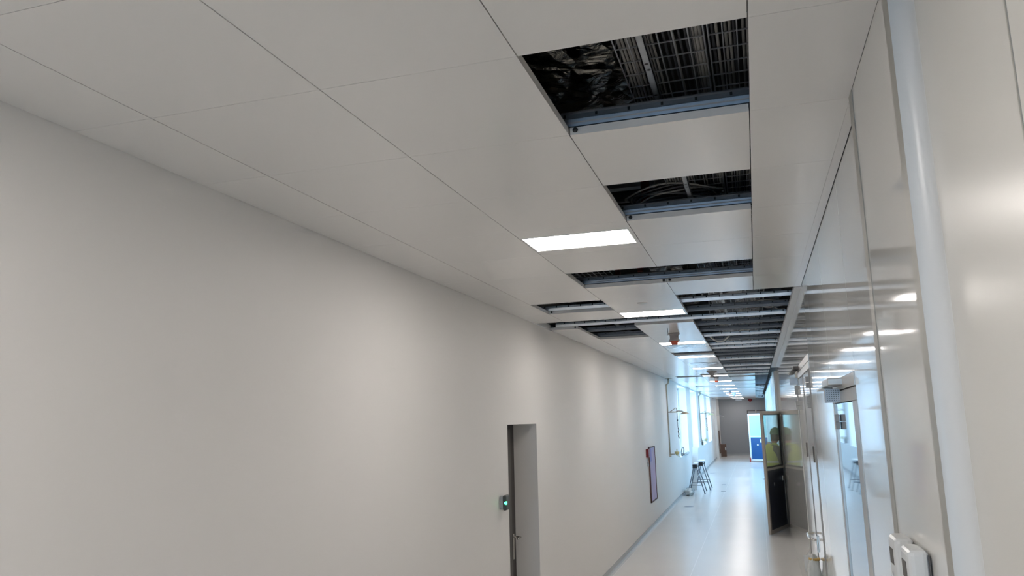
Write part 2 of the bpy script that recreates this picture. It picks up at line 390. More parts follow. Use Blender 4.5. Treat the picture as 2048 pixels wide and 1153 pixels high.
# right wall door 2 (nearest): steel frame, glazed leaf, header, closer
d = MB(R)
d.box(-.004, .05, 3.455, 4.555, .118, .172); d.box(-.002, .05, 3.455, 4.555, .058, .112)
d.box(-.003, .05, 3.455, 3.60, -CZ, .056); d.box(-.003, .05, 4.42, 4.50, -CZ, .056)
d2 = struct(d, 'door_2', 'steel')
gl = MB(R).box(.003, .02, 3.60, 4.42, -CZ+.01, .054).build('door_glass', 'glassd', d2)
MB(R).box(.0, .045, 4.50, 4.555, -CZ, .056).build('door_jamb', 'panel', d2)
b = MB(R); b.box(-.068, .0, 3.93, 4.27, .137, .17, .004); b.box(-.075, -.02, 4.25, 4.6, .128, .137, .002)
b.build('door_closer', 'steel', d2)
b = MB(R).box(-.022, .0, 4.25, 4.31, -.035, .0, .003).box(-.022, .0, 4.25, 4.31, -.075, -.037, .003).build('hinge', 'hinge', d2)
b = MB(R).box(-.022, .0, 4.30, 4.36, -1.70, -1.66, .003).box(-.022, .0, 4.30, 4.36, -1.745, -1.705, .003).build('hinge', 'hinge', d2)
# perforated box beside the closer
t = thing('perforated_box', 'small square grey box with rows of holes beside the nearer door closer', 'box', R((-.035, 4.1, .06)))
MB(R).box(-.071, .0, 4.10, 4.16, .058, .126, .002).build('case', 'galv', t)
h = MB(R)
for i in range(6):
    for j in range(6): h.lathe([(.0001,-.0006),(.0021,-.0006)], (-.061+i*.0102, 4.0995, .068+j*.0098), 8, 'Y')
h.build('holes', 'black', t)
# right wall door 3: two mirror-bright leaves with header
d = MB(R)
d.box(-.003, .05, 6.25, 8.0, .412, .464); d.box(-.003, .05, 6.25, 8.0, .352, .406)
d3 = struct(d, 'door_3', 'steel')
for (a, b_) in ((6.40, 7.265), (7.285, 8.40)):
    MB(R).box(.002, .045, a, b_, -CZ+.008, .345).build('door_leaf', 'panel', d3)
MB(R).box(.012, .046, 6.26, 6.39, -CZ, .35).box(.012, .046, 8.41, 8.6, -CZ, .35).build('door_jamb', 'panel', d3)
MB(R).box(-.003,.01,6.388,6.397,-CZ,.35).box(-.003,.01,7.268,7.279,-CZ,.35).box(-.003,.01,8.398,8.409,-CZ,.35).build('edge_strip', 'hinge', d3)
for y in (6.43, 8.36):
    for z in (.255, .10, -1.6):
        b = MB(R).box(-.026, .003, y-.03, y+.03, z-.001, z+.042, .003).box(-.026, .003, y-.03, y+.03, z-.046, z-.004, .003).build('hinge', 'hinge', d3)
for y in (6.60, 7.54):  # a pull plate and its reflection, the reflection built as a solid plate
    MB(R).box(-.006, .004, y, y+.035, -.37, -.245, .002).build('plate_and_reflection', 'doorgr', d3)
b = MB(R); b.box(-.05, .0, 7.75, 8.1, .43, .46, .004); b.box(-.07, -.02, 7.85, 8.5, .415, .428, .002); b.build('door_closer', 'doorgr', d3)
b = MB(R).tube([(0,7.20,-1.04),(-.035,7.20,-1.04),(-.055,7.215,-1.04),(-.06,7.24,-1.04),(-.06,7.55,-1.04),(-.055,7.58,-1.04),(-.035,7.60,-1.04),(0,7.60,-1.04)], .009, 10)
b.build('door_handle', 'chrome', d3)
b = MB(R).box(-.010, .002, 7.12, 7.20, -1.13, -1.0, .003); b.build('lock_plate', 'chrome', d3)
t = thing('wall_box', 'plain light grey square box beside the farther door closer', 'box', R((-.02, 8.2, .30)))
MB(R).box(-.075, .0, 8.14, 8.2, .30, .37, .002).build('case', 'galv', t)
# wrapped handle hardware
t = thing('hanging_plastic_bag', 'clear plastic wrap tied with yellow tape round the door handle', 'bag', R((-.06, 7.0, -1.5)))
def crumple(c, rx, ry, rz, n=12, k=.18, seed=1, xf=None):
    rnd = random.Random(seed); bm = bmesh.new(); bmesh.ops.create_uvsphere(bm, u_segments=n*2, v_segments=n, radius=1)
    mm = MB(xf)
    for v in bm.verts:
        s = 1 + rnd.uniform(-k, k); v.co = Vector((c[0]+v.co.x*rx*s, c[1]+v.co.y*ry*s, c[2]+v.co.z*rz*s))
    bm.verts.index_update(); mm.add([v.co[:] for v in bm.verts], [[v.index for v in f.verts] for f in bm.faces], True); bm.free(); return mm
w = crumple((-.055, 7.0, -1.31), .055, .075, .18, 14, .09, 3, R).build('plastic_wrap', 'poly', t)
MB(R).tube([(-.045,7.0,-1.155),(-.045,7.0,-1.172)], .045, 14).build('tape_band', 'tape', t)
t = thing('hanging_tag', 'small pale card hanging from the door handle beside the plastic wrap', 'tag', R((-.1, 7.2, -1.25)))
MB(R).box(-.118, -.07, 7.2, 7.206, -1.30, -1.17).build('card', 'white', t)
MB(R).tube([(-.094,7.203,-1.17),(-.07,7.21,-1.12),(-.055,7.26,-1.045)], .0018, 6).build('string', 'cable_w', t)

# end wall door with glazed top lights
d = MB().box(-.47, .56, YE-.05, YE-.02, 0, CZ+.34); d = struct(d, 'door_4', 'doorfr')
MB().box(-.43, -.01, YE-.06, YE-.05, 0, CZ+.30).build('door_leaf', 'end', d)
MB().box(.06, .54, YE-.06, YE-.05, 0, CZ+.30).build('door_leaf', 'end', d)
MB().box(-.02, .05, YE-.09, YE-.05, 0, CZ+.38).build('door_post', 'alu', d)

# ------------------------------------------------------------------ ceiling lights
t0 = None
LLAB = ['large lit panel nearest in the ceiling', 'second lit panel, just before the wide metal rail', 'third lit panel, with a red siren in front of it',
        'fourth lit panel, after a thin open slot', 'fifth lit panel, behind the second glossy film panel', 'sixth lit panel, partly behind the grey funnel detector']
for i, y in enumerate(LIGHTS + LB):
    if t0 is None:
        t = thing('ceiling_light', '', 'light', ((LX0+LX1)/2, y, CEIL)); t0 = t
        fr = MB(); e = .008
        for (a,b,c,d_) in ((LX0-e,LX0,y-e,y+LD+e),(LX1,LX1+e,y-e,y+LD+e),(LX0,LX1,y-e,y),(LX0,LX1,y+LD,y+LD+e)): fr.box(a,b,c,d_,CEIL-.002,CEIL+.03)
        fr.build('light_frame', 'white', t)
        MB().box(LX0, LX1, y, y+LD, CEIL+.001, CEIL+.012).build('diffuser', 'lamp', t)
        MB().box(LX0, LX1, y, y+LD, CEIL+.014, CEIL+.07).build('light_housing', 'galvd', t)
    else:
        t = copy_tree(t0); t.location = ((LX0+LX1)/2, y, CEIL)
    if i < 6: t['label'] = 'recessed ' + LLAB[i] if i else 'large recessed lit panel, nearest of the row in the ceiling'
    elif i < 13: t['label'] = 'small distant lit ceiling panel in the row past the grey funnel detector'; 
    elif i == 13: t['label'] = 'farthest lit ceiling panel, right before the grey end wall'
    else: t['label'] = 'unseen lit ceiling panel added to brighten the near end'
    t['group'] = 'lit ceiling panels down the corridor'

# ------------------------------------------------------------------ ceiling rails
def rail_mb(kind, x0, x1):
    q = MB()
    if kind == 'zinc':     # low profile with a rounded lower flange
        q.prism([(0,.030),(.010,.030),(.014,.036),(.016,.044),(.016,.072),(.034,.072),(.034,.078),(.0,.078),(-.004,.073),(-.004,.061),(-.004,.058),(-.0145,.055),(-.008,.030)], 'X', x0, x1)
    else:
        q.prism([(0,.034),(.030,.034),(.030,.040),(.006,.040),(.006,.081),(.032,.081),(.032,.086),(-.008,.086),(-.010,.081),(-.003,.078),(-.003,.062),(-.008,.058),(-.006,.048),(-.002,.044)], 'X', x0, x1)
    return q
RAILS = []
spec = {}
for k in range(1, 40):
    y = row(k)
    kind = 'zinc' if k in (8, 10, 13, 15, 16, 20, 23, 25, 27, 29) else 'galv'  # bright rails carry the flange's caught light in their colour
    x0 = XS[0]+.07
    mt = 'zinc' if kind == 'zinc' else ('galv' if k <= 7 else 'galvd')
    spec[k] = (y, kind, mt)
rp = {}
RL = {1:'blue-grey slotted metal rail across the nearest ceiling opening', 3:'bright-lipped slotted rail across the second ceiling opening',
      6:'long slotted rail across the two-tile-wide ceiling opening', 10:'bright slotted rail running the full ceiling width past the second light',
      8:'first bright slotted rail in the long open strip of ceiling', 9:'dark rail between the first two bright rails of the open strip',
      7:'rail hidden along the edge where the long open strip begins'}
for k, (y, kind, mt) in spec.items():
    full = k in (10,)
    key = (kind, mt)
    if key not in rp:
        t = rail_mb(kind, XS[0]+.07, .372).build('ceiling_rail', 'r_'+mt); tag(t, None, 'rail')
        rp[key] = t; t.location = (0, y+.006, CEIL)
    else:
        t = copy_tree(rp[key]); t.location = (0, y+.006, CEIL)
    if k in RL:
        t['label'] = RL[k]
        if 'group' in t.keys(): del t['group']
    elif kind == 'zinc': t['label'] = 'bright narrow metal rail crossing the open ceiling strip beside the rows of lights'; t['group'] = 'bright ceiling rails over the open strip'
    else: t['label'] = 'dull grey metal rail crossing the open ceiling strip beside the rows of lights'; t['group'] = 'dull ceiling rails over the open strip'
for k in range(42, 70, 3):
    t = copy_tree(rp[('zinc','zinc')]); t.location = (0, row(k)+.006, CEIL)
    t['label'] = 'bright narrow metal rail crossing the open ceiling strip beside the rows of lights'; t['group'] = 'bright ceiling rails over the open strip'

# ------------------------------------------------------------------ above the ceiling
def tray(name, x0, x1, y0, y1, z, label, side=.05):
    q = MB(); w = .0019
    n = int(round((x1-x0)/.047))
    for i in range(n+1):
        x = x0+(x1-x0)*i/n; q.box(x-w, x+w, y0, y1, z-w, z+w)
    for x in (x0, x1): q.box(x-w, x+w, y0, y1, z+side-w, z+side+w)
    y = y0
    while y < y1:
        q.box(x0, x1, y-w, y+w, z+w, z+3*w); q.box(x0-w, x0+w, y-w, y+w, z, z+side); q.box(x1-w, x1+w, y-w, y+w, z, z+side); y += .1
    return tag(q.build(name, 'wire'), label, 'cable tray')
ZT1 = CZ+1.17
tray('wire_cable_tray', -.345, -.068, .8, 24, ZT1, 'wide wire mesh cable tray seen through the nearest ceiling opening')
tray('wire_cable_tray', -.055, .16, .8, 24, ZT1, 'narrower wire mesh cable tray right of the wide tray above the ceiling')
tray('wire_cable_tray', -1.38, -1.06, 5.0, 8.5, CZ+1.2, 'wire mesh cable tray above the left half of the two-tile-wide opening')
# perforated struts
def strut(x0, x1, y0, y1, z, label):
    t = thing('perforated_strut', label, 'metal strut', ((x0+x1)/2, y0, z))
    MB().box(x0, x1, y0, y1, z, z+.004).box(x0, x0+.003, y0, y1, z, z+.02).box(x1-.003, x1, y0, y1, z, z+.02).build('strut_profile', 'galv', t)
    h = MB(); y = y0+.06; xm = (x0+x1)/2
    while y < y1-.06:
        h.lathe([(.0001,-.0008),(.0065,-.0008)], (xm-.001, y, z), 12); h.lathe([(.0001,-.0008),(.0065,-.0008)], (xm+.001, y+.045, z), 12); y += .25
    h.build('holes', 'black', t); return t
strut(-.262, -.237, 1.5, 3.3, CZ+1.115, 'light grey perforated steel strut under the mesh tray in the nearest opening')
strut(-.25, -.225, 3.3, 5.0, CZ+1.10, 'perforated steel strut above the second ceiling opening')
strut(-.235, -.21, 5.05, 12.0, CZ+1.12, 'long perforated strut over the open strip of ceiling')
# foil wrapped duct
def duct(x0, x1, y0, y1, z0, z1, nx, ny, amp, seed, label):
    rnd = random.Random(seed); q = MB()
    gx = [x0+(x1-x0)*i/nx for i in range(nx+1)]; gy = [y0+(y1-y0)*j/ny for j in range(ny+1)]
    pins = [(rnd.uniform(x0+.1,x1-.08), rnd.uniform(y0+.1,y1-.1)) for _ in range(int((y1-y0)*2.2)+2)]
    vs = []
    for y in gy:
        for x in gx:
            z = z0 + rnd.uniform(-amp, amp)*.35
            for (px, py) in pins:
                d = math.hypot(x-px, y-py); z += amp*2.6*math.exp(-(d/.06)**2); 
                if d < .3: z += amp*.5*math.sin(7*math.atan2(y-py, x-px))*math.exp(-d/.12)
            vs.append((x,y,z))
    n = nx+1
    q.add(vs, [(j*n+i, j*n+i+1, (j+1)*n+i+1, (j+1)*n+i) for j in range(ny) for i in range(nx)], True)
    q.box(x0, x1, y0, y1, z0+amp*3.2, z1)
    return tag(q.build('foil_wrapped_duct', 'foil'), label, 'duct')
duct(-1.35, -.352, 1.0, 3.6, CZ+1.20, CZ+1.55, 60, 150, .006, 4, 'dark crinkled foil-wrapped duct in the left half of the nearest opening')
duct(-.80, -.52, 4.85, 9.0, CZ+1.3, CZ+1.5, 18, 200, .006, 9, 'foil-wrapped duct end above the two-tile-wide opening')
# crossing pipes and ducts
tag(MB().tube([(-2.0,4.75,CZ+1.42),(.5,4.75,CZ+1.42)], .05, 16).build('crossing_pipe', 'galvd'), 'grey pipe crossing above the second ceiling opening', 'pipe')
tag(MB().box(-.9,-.45,4.2,4.26,CZ+1.30,CZ+1.34).build('duct_flange', 'galv'), 'pale metal flange bar above the left of the second opening', 'flange')
for i, (x, y) in enumerate([(-.50, 4.17), (-1.02, 6.28), (-.83, 6.28)]):
    tag(MB().box(x-.022, x+.022, y, y+.03, CZ+1.15+.03*i, CZ+2.0).build('red_hanger', 'rust'), ['dark red hanging bracket above the second opening','left one of two red brackets above the wide opening','right one of two red brackets above the wide opening'][i], 'bracket')
# cables
def cable(pts, r, mt, label, group, name='cable', n=8):
    return tag(MB().tube(pts, r, n).build(name, mt), label, 'cable', group)
rnd = random.Random(11)
for i in range(44):
    if i in (10,13,15,17,20,22,31,35,38,42,43): continue
    if i < 9: x = -.333+.0125*i; r = .005; mt = 'cable_l'
    elif i < 26: x = -.25+.0095*(i-9); r = .0044; mt = 'cable_l' if i in (12, 19) else 'cable_d'
    elif i < 29: x = -.098+.011*(i-26); r = .006; mt = 'cable_l'
    else: x = -.04+.0125*(i-29); r = .005; mt = 'cable_d' if i in (29,34,40,41) else 'cable_l'
    z = ZT1+.0095+r; pts = []; ph = i*.11
    for j in range(34):
        y = .8+j*.7; pts.append((x+.007*math.sin(ph+j*1.3), y, z))
    pale = mt == 'cable_l'
    cable(pts, r, mt, ('pale' if pale else 'black') + ' cable lying lengthways in the ' + ('wide' if i < 29 else 'narrow') + ' mesh tray above the ceiling',
          ('pale' if pale else 'black') + ' cables in the ' + ('wide' if i < 29 else 'narrow') + ' mesh tray')
# coiled cable in the second opening
for i in range(7):
    r0 = .14+.008*i; pts = [(-.33+r0*1.35*math.cos(a*PI/14), 3.98+r0*1.0*math.sin(a*PI/14), CZ+1.125+.006*i+.012*math.sin(a*.7+i)) for a in range(29)]
    cable(pts, .005, 'cable_d' if i % 3 else 'cable_l', 'loop of the coiled cable lying above the second ceiling opening', 'coiled cable loops above the second opening', 'cable_coil')
for i in range(5):
    cable([(-.8,4.1+.02*i,CZ+1.08+.01*i),(-.62,4.0+.02*i,CZ+1.09),(-.45,3.9+.02*i,CZ+1.12),(-.2,3.95+.03*i,CZ+1.15)], .006, 'cable_d', 'black cable sweeping into the coil above the second opening', 'cables running to the coil')
# loose conduits over the open strip
cable([(-.50+.25*t_/12, 10.35, CZ+1.05-.075*math.sin(PI*t_/12)) for t_ in range(13)], .011, 'cable_w', 'white flexible conduit drooping in a loop below the open ceiling strip', None, 'flexible_conduit', 12)
cable([(-.52,7.1,CZ+1.2),(-.35,7.3,CZ+1.12),(-.1,7.2,CZ+1.14),(.1,7.25,CZ+1.2)], .008, 'cable_d', 'black cable sagging just past the near edge of the open strip', None)
cable([(.02,6.7,CZ+1.3),(.12,6.75,CZ+1.13),(.25,6.8,CZ+1.12),(.36,6.75,CZ+1.25)], .009, 'cable_d', 'black cable curving by the wall at the start of the open strip', None)
cable([(-.5,9.0,CZ+1.13),(-.42,9.1,CZ+1.10),(-.3,9.0,CZ+1.16)], .016, 'cable_w', 'thick white hose end between rails of the open strip', None, 'hose')
for i in range(5):
    cable([(-.45+.02*i,6.6,CZ+1.1),(-.40+.02*i,6.9,CZ+1.35),(-.38+.03*i,7.4,CZ+1.6)], .006, 'cable_l', 'pale cable fanning upward near the start of the open strip', 'fanning pale cables')
rc = random.Random(5)
for i in range(22):
    y = 6.7+i*.27; x0_ = rc.uniform(-.5,.0); z0_ = CZ+rc.uniform(1.12,1.3); pts = []
    for j in range(7): pts.append((x0_+j*.07+rc.uniform(-.02,.02), y+rc.uniform(-.1,.1), z0_+rc.uniform(-.03,.03)))
    cable(pts, rc.choice((.004,.006,.009)), rc.choice(('cable_w','cable_l','cable_d')), 'loose cable looping across above the rails of the open strip', 'loose cables above the open strip', 'loose_cable', 7)
# boxes and posts seen between the rails
bx = [(-.12,7.45,.16,.10,'offw','small white junction box'),(.05,7.35,.10,.08,'galv','small grey junction box'),(-.46,9.3,.14,.05,'offw','flat white box'),(-.2,8.1,.05,.04,'white','tiny white fitting')]
for (x,y,w_,h_,mt,lb) in bx:
    tag(MB().box(x-w_/2, x+w_/2, y, y+.1, CZ+1.12, CZ+1.12+h_, .005).build('junction_box', mt), lb + ' between the rails of the open strip', 'box')
for i in range(24):
    y = 6.9+i*.62
    tag(MB().box(.26, .31, y, y+.03, CZ+1.10, CZ+2.0).build('hanger_post', 'galvd'), 'dull steel hanger post above the right edge of the open strip', 'post', 'hanger posts over the open strip')
for i in range(12):
    y = 7.3+i*1.268; x = -.40
    tag(MB().tube([(x,y,CEIL+.09),(x,y,TOP)], .004, 8).build('threaded_rod', 'galv'), 'thin threaded rod holding up a rail of the open strip', 'rod', 'threaded rods over the open strip')
for i in range(7):
    y = 7.1+i*1.7
    tag(MB().box(-2.1, .5, y, y+.06, CZ+1.42, CZ+1.50).build('support_channel', 'galvd'), 'dull support channel crossing high above the open strip', 'support channel', 'support channels above the ceiling')
# bare angle struts above the small left openings
for i, (x0_, x1_) in enumerate([(-1.65,-1.5),(-1.38,-1.25)]):
    tag(MB().tube([(x0_,5.9,CZ+1.10),(x1_,10.4,CZ+1.16)], .012, 8).build('diagonal_brace', 'galv'), ['left','right'][i]+' thin diagonal brace above the small left openings', 'brace')

# ------------------------------------------------------------------ ceiling fittings
def siren(x, y, s, label):
    t = thing('fire_siren', label, 'siren', (x, y, CEIL))
    c = (x, y, CEIL)
    MB().lathe([(0,0),(.066*s,0),(.066*s,-.018*s),(.052*s,-.03*s),(.052*s,-.075*s),(.064*s,-.08*s),(.064*s,-.095*s),(0,-.095*s)], c, 28).build('siren_base', 'taupe', t)
    MB().lathe([(.050*s,-.095*s),(.048*s,-.10*s),(.036*s,-.135*s),(.030*s,-.138*s),(0,-.138*s)], c, 28).build('siren_lens', 'orange', t)
    return t
siren(-.86, 9.25, 1.0, 'ceiling siren with red lens in front of the third lit panel')
siren(-.88, 19.95, 1.0, 'red-lensed siren right behind the grey funnel detector')
siren(-.88, 30.5, 1.0, 'red siren far down the row of lights')
t = thing('ceiling_detector', 'grey funnel-shaped detector hanging from the ceiling past the slot', 'detector', (-.86, 17.5, CEIL))
MB().lathe([(0,0),(.115,0),(.11,-.01),(.06,-.045),(.045,-.07),(.042,-.135),(0,-.135)], (-.86,17.5,CEIL), 28).build('detector_body', 'taupe', t)
t = thing('ceiling_detector', 'pale detector among the farthest ceiling lights', 'detector', (-.83, 34.5, CEIL))
MB().lathe([(0,0),(.12,0),(.11,-.02),(.05,-.05),(.045,-.12),(0,-.12)], (-.83,34.5,CEIL), 20).build('detector_body', 'white', t)
t = thing('sensor_cap', 'round white cap in the tile before the second light', 'cap', (-.876, 6.66, CEIL))
MB().lathe([(0,-.004),(.04,-.005),(.046,0)], (-.876,6.66,CEIL), 32).build('cap_disc', 'tile', t)
MB().lathe([(.046,-.0005),(.0475,-.0005)], (-.876,6.66,CEIL), 32).build('cap_seam', 'joint', t)
tag(MB().tube([(-.876,8.68,CEIL),(-.874,8.68,CEIL-.045),(-.875,8.68,CEIL-.085)], .003, 8).build('wire_tail', 'cable_d'), 'thin dark wire hanging from the ceiling before the first siren', 'wire')
for y, lb in ((10.8, 'glossy wrinkled film panel in the ceiling just past the third light'), (14.55, 'glossy wrinkled film panel in the ceiling before the fifth light')):
    rnd = random.Random(int(y)); q = MB(); nx, ny = 40, 26; vs = []
    for j in range(ny+1):
        for i in range(nx+1):
            e = min(i, nx-i, j, ny-j); vs.append((-1.13+.53*i/nx, y+.52*j/ny, CEIL-.004-.0022*math.sin(i*.42+j*.3)*(e > 2)-.0012*math.sin(i*1.1-j*.9)*(e > 1)))
    q.add(vs, [(j*(nx+1)+i, j*(nx+1)+i+1, (j+1)*(nx+1)+i+1, (j+1)*(nx+1)+i) for j in range(ny) for i in range(nx)], True)
    q.box(-1.13,-.60,y,y+.52,CEIL-.0005,CEIL+.001)
    tag(q.build('film_covered_panel', 'film'), lb, 'ceiling panel')
t = thing('hanging_sign', 'pale hanging sign box before the end wall', 'sign', (-.86, 44.2, CEIL))
MB().box(-1.01,-.68,44.18,44.26,CZ+.87,CZ+.985,.005).build('sign_box', 'offw', t)
MB().tube([(-.85,44.22,CZ+.98),(-.85,44.22,CEIL)], .012, 8).build('sign_stem', 'trim', t)
t = thing('alarm_sounder', 'dark red sounder at the top of the end wall', 'alarm', (-.25, YE, CZ+.97))
MB().lathe([(0,-.08),(.09,-.08),(.11,-.03),(.12,0)], (-.25,YE,CZ+.95), 20, 'Y').build('sounder_body', 'dred', t)
t = thing('ventilation_grille', 'white slotted grille under the far right end of the open strip', 'grille', (.27, 38, CZ+.9))
MB().box(.13,.16,38,38.05,CZ+.86,CZ+1.02).box(.40,.43,38,38.05,CZ+.86,CZ+1.02).box(.13,.43,38,38.05,CZ+.99,CZ+1.02).box(.13,.43,38,38.05,CZ+.86,CZ+.885).build('grille_frame', 'white', t)
q = MB()
for i in range(7): q.box(.17+.034*i,.185+.034*i,38.01,38.04,CZ+.885,CZ+.99)
q.build('grille_slats', 'galvd', t)

# ------------------------------------------------------------------ left wall fittings
t = thing('card_reader', 'black card reader with green light beside the recessed door', 'card reader', (XL, 6.4, CZ-.67))
MB(A).box(XL, XL+.035, 6.35, 6.43, -.725, -.62, .006).build('reader_base', 'base', t)
MB(A).box(XL+.03, XL+.062, 6.34, 6.44, -.735, -.61, .012).build('reader_body', 'dgrey', t)
MB(A).box(XL+.055, XL+.0645, 6.3385, 6.36, -.685, -.66, .002).box(XL+.044, XL+.060, 6.3385, 6.345, -.68, -.665, .0015).build('indicator_light', 'green', t)
t = thing('framed_board', 'tall lilac film-covered board in a thin brown frame on the left wall', 'board', (XL, 16.3, CZ-1.6))
MB(A).box(XL, XL+.018, 15.88, 16.72, -1.63, -.59).build('board_face', 'lilac', t)
q = MB(A)
for a in ((15.85,15.88,-1.655,-.57),(16.72,16.75,-1.655,-.57),(15.85,16.75,-.59,-.57),(15.85,16.75,-1.655,-1.63)): q.box(XL, XL+.028, *a)
q.build('board_frame', 'brown', t)
MB(A).box(XL+.018, XL+.0195, 15.9, 16.2, -.86, -.60).build('printed_corner', 'violet', t)
t = thing('alarm_call_point', 'dark red call point box left of the lilac board', 'alarm', (XL, 15.6, CZ-.66))
MB(A).box(XL, XL+.055, 15.52, 15.76, -.755, -.59, .006).build('call_point_box', 'dred', t)
MB(A).tube([(XL+.02,15.6,-.755),(XL+.022,15.6,-.80),(XL+.025,15.61,-.86)], .004, 6).build('seal_string', 'cable_w', t)
MB(A).box(XL+.01,XL+.03,15.58,15.64,-.93,-.85,.004).build('seal_tag', 'poly', t)

def shower(x, y, label):
    t = thing('emergency_shower', label, 'shower', (x, y, CZ-.95))
    MB(A).tube([(x,y,1.0),(x,y,.90),(x-.01,y,.88),(x-.055,y,.84),(x-.062,y,.82),(x-.062,y,-.90)], .020, 12).lathe([(.0,0),(.085,0),(.085,-.008),(.022,-.012)], (x,y,1.0), 20).build('water_pipe', 'shower', t)
    MB(A).tube([(x-.062,y,.155),(x+.15,y,.155)], .016, 10).tube([(x+.0,y,.165),(x+.14,y,.255),(x+.16,y,.25),(x+.165,y,.16)], .009, 8).tube([(x+.14,y,.155),(x+.2,y,.18),(x+.30,y,.17),(x+.34,y,.14)], .016, 10).build('shower_arm', 'shower', t)
    MB(A).lathe([(0,.045),(.03,.045),(.06,.03),(.115,-.01),(.118,-.022),(.10,-.022),(0,-.015)], (x+.36,y,.115), 24).build('shower_head', 'shower', t)
    q = MB(A).tube([(x+.165,y,.15),(x+.165,y,-.10),(x+.172,y,-.25)], .006, 8)
    for i in range(9): q.lathe([(.0001,-.02),(.014,-.01),(.014,.01),(.0001,.02)], (x+.178+.006*math.sin(i*1.7), y, -.26-.028*i), 8)
    q.lathe([(.0001,-.02),(.018,-.01),(.018,.01),(.0001,.02)], (x+.168,y,-.05), 8).build('pull_chain', 'chain', t)
    MB(A).tube([(x-.062,y,-.90),(x-.062,y,-.94)], .034, 12).tube([(x-.062,y,-.88),(x+.06,y,-.88)], .012, 8).build('eyewash_pipe', 'shower', t)
    MB(A).lathe([(0,-.08),(.03,-.075),(.055,-.04),(.06,.0),(.052,.0),(.045,-.03),(0,-.06)], (x+.11,y,-.82), 18).tube([(x+.11,y,-.82),(x+.11,y,-.76)], .012, 8).tube([(x+.08,y,-.90),(x+.17,y,-.94)], .006, 6).build('eyewash_bowl', 'yell', t)
    return t
s1 = shower(-2.05, 19.8, 'nearer ivory emergency shower on the left wall before the windows')
s2 = copy_tree(s1); s2.location = (-2.03, 31.2, s1.location.z); s2['label'] = 'farther emergency shower, standing out against the bright windows'
s1['group'] = s2['group'] = 'emergency showers along the left wall'
for ch in s2.children:
    if ch.name.startswith('shower_head'): ch.data = ch.data.copy(); ch.data.materials[0] = M['yell']
tag(MB(A).tube([(-1.995,43.2,.095),(-1.64,43.2,.05)], .012, 8).build('wall_rod', 'wframe'), 'short white rod sticking out before the grey end wall', 'rod')
# window sill clutter
cl = [(XL+.03+.05*math.cos(a*.42)*(1+.02*a), 23.4+.3*math.sin(a*.42), CZ-.98+.10*math.sin(a*.42+1)) for a in range(60)]
tag(MB().tube([(XL-.03+.035*math.cos(a*.45), 23.6+.22*math.sin(a*.45)+.002*a, CZ-.98+.115*math.sin(a*.45)) for a in range(58)], .010, 6).build('cable_coil', 'chain'), 'dark coil of cable standing in the nearest window', 'cable')
tag(crumple((XL-.01, 24.3, CZ-1.055), .10, .75, .05, 12, .22, 5).build('plastic_bag', 'poly'), 'crumpled white plastic lying on the nearest window sill', 'bag')
t = thing('bottle', 'small dark bottle on the third window sill', 'bottle', (XL-.05, 32.6, ZS+.006))
MB().lathe([(0,0),(.06,0),(.06,.13),(.045,.17),(.02,.20),(.02,.25),(0,.25)], (XL-.05,32.6,ZS+.006), 16).build('bottle_body', 'chain', t)

# ------------------------------------------------------------------ floor things
def trestle(x, y0, y1, label):
    t = thing('trestle', label, 'trestle', (x, (y0+y1)/2, 0))
    zt = CZ-1.33
    MB().box(x-.05, x+.05, y0+.02, y1-.02, zt-.06, zt, .004).build('beam', 'taupe', t)
    for y in (y0, y1): MB().box(x-.065, x+.065, y-.02, y+.03, zt-.11, zt-.005, .008).build('end_cap', 'black', t)
    for sy, ye in ((y0+.06, y0-.02), (y1-.06, y1+.02)):
        for s in (-1, 1): MB().tube([(x+s*.03, sy, zt-.05), (x+s*.235, ye, .012)], .014, 8).lathe([(0,0),(.02,0),(.02,.03),(0,.03)], (x+s*.235, ye, 0), 8).build('leg', 'galvd', t)
        MB().tube([(x-.17, ye+(.015 if sy < ye else .01), .24), (x+.17, ye+.01, .24)], .010, 8).build('crossbar', 'galvd', t)
    return t
a = trestle(-1.79, 23.2, 24.0, 'nearer of two folding metal trestles with black end caps'); b = trestle(-1.70, 24.35, 25.2, 'farther metal trestle, just right of and behind the nearer one')
a['group'] = b['group'] = 'metal trestles by the left wall'
tag(MB().box(-1.84,-1.73,23.3,23.9,CZ-1.33,CZ-1.30,.01).build('white_packet', 'white'), 'flat white packet lying on the nearer trestle', 'packet')
tag(MB().box(-1.80,-1.60,24.4,25.1,CZ-1.33,CZ-1.295,.01).build('white_packet', 'white'), 'flat white packet lying on the farther trestle', 'packet')
q = MB().obox((-1.87, 24.16, CZ-1.50), (.085,.0,-.008), (0,.008,0), (.05,.07,.62))
tag(q.build('white_board', 'white'), 'narrow white board leaning upright between the trestles', 'board')
tag(crumple((-1.95, 22.75, .09), .125, .28, .10, 14, .28, 8).build('plastic_heap', 'poly'), 'heap of crumpled clear plastic on the floor by the trestles', 'plastic')
for (x, y, r, lb) in ((-1.734,19.87,.115,'nearer round grey drain cover in the floor near the left wall'),(-1.78,31.6,.11,'farther round grey drain cover in the floor past the trestles'),):
    t = thing('floor_drain', lb, 'drain', (x,y,0))
    MB().lathe([(0,.004),(r-.02,.004),(r,.0005)], (x,y,0), 32).build('drain_cover', 'galvd', t)
tag(MB().obox((-1.08,24.0,.006),(.06,.02,0),(-.01,.05,0),(0,0,.005)).build('offcut', 'galvd'), 'small dark offcut lying in the middle of the floor', 'scrap')
tag(MB().obox((-1.15,26.2,.006),(.05,.01,0),(-.01,.04,0),(0,0,.005)).build('offcut', 'galvd'), 'second tiny dark scrap farther along the floor', 'scrap')
t = thing('cardboard_box', 'tall brown cardboard box standing by the grey end wall', 'box', (-1.84, 44.9, 0))
MB().box(-1.985,-1.70,44.75,45.1,0,.66,.004).build('box_body', 'card', t)
MB().box(-1.76,-1.705,44.745,44.75,.35,.50).build('paper_label', 'white', t)
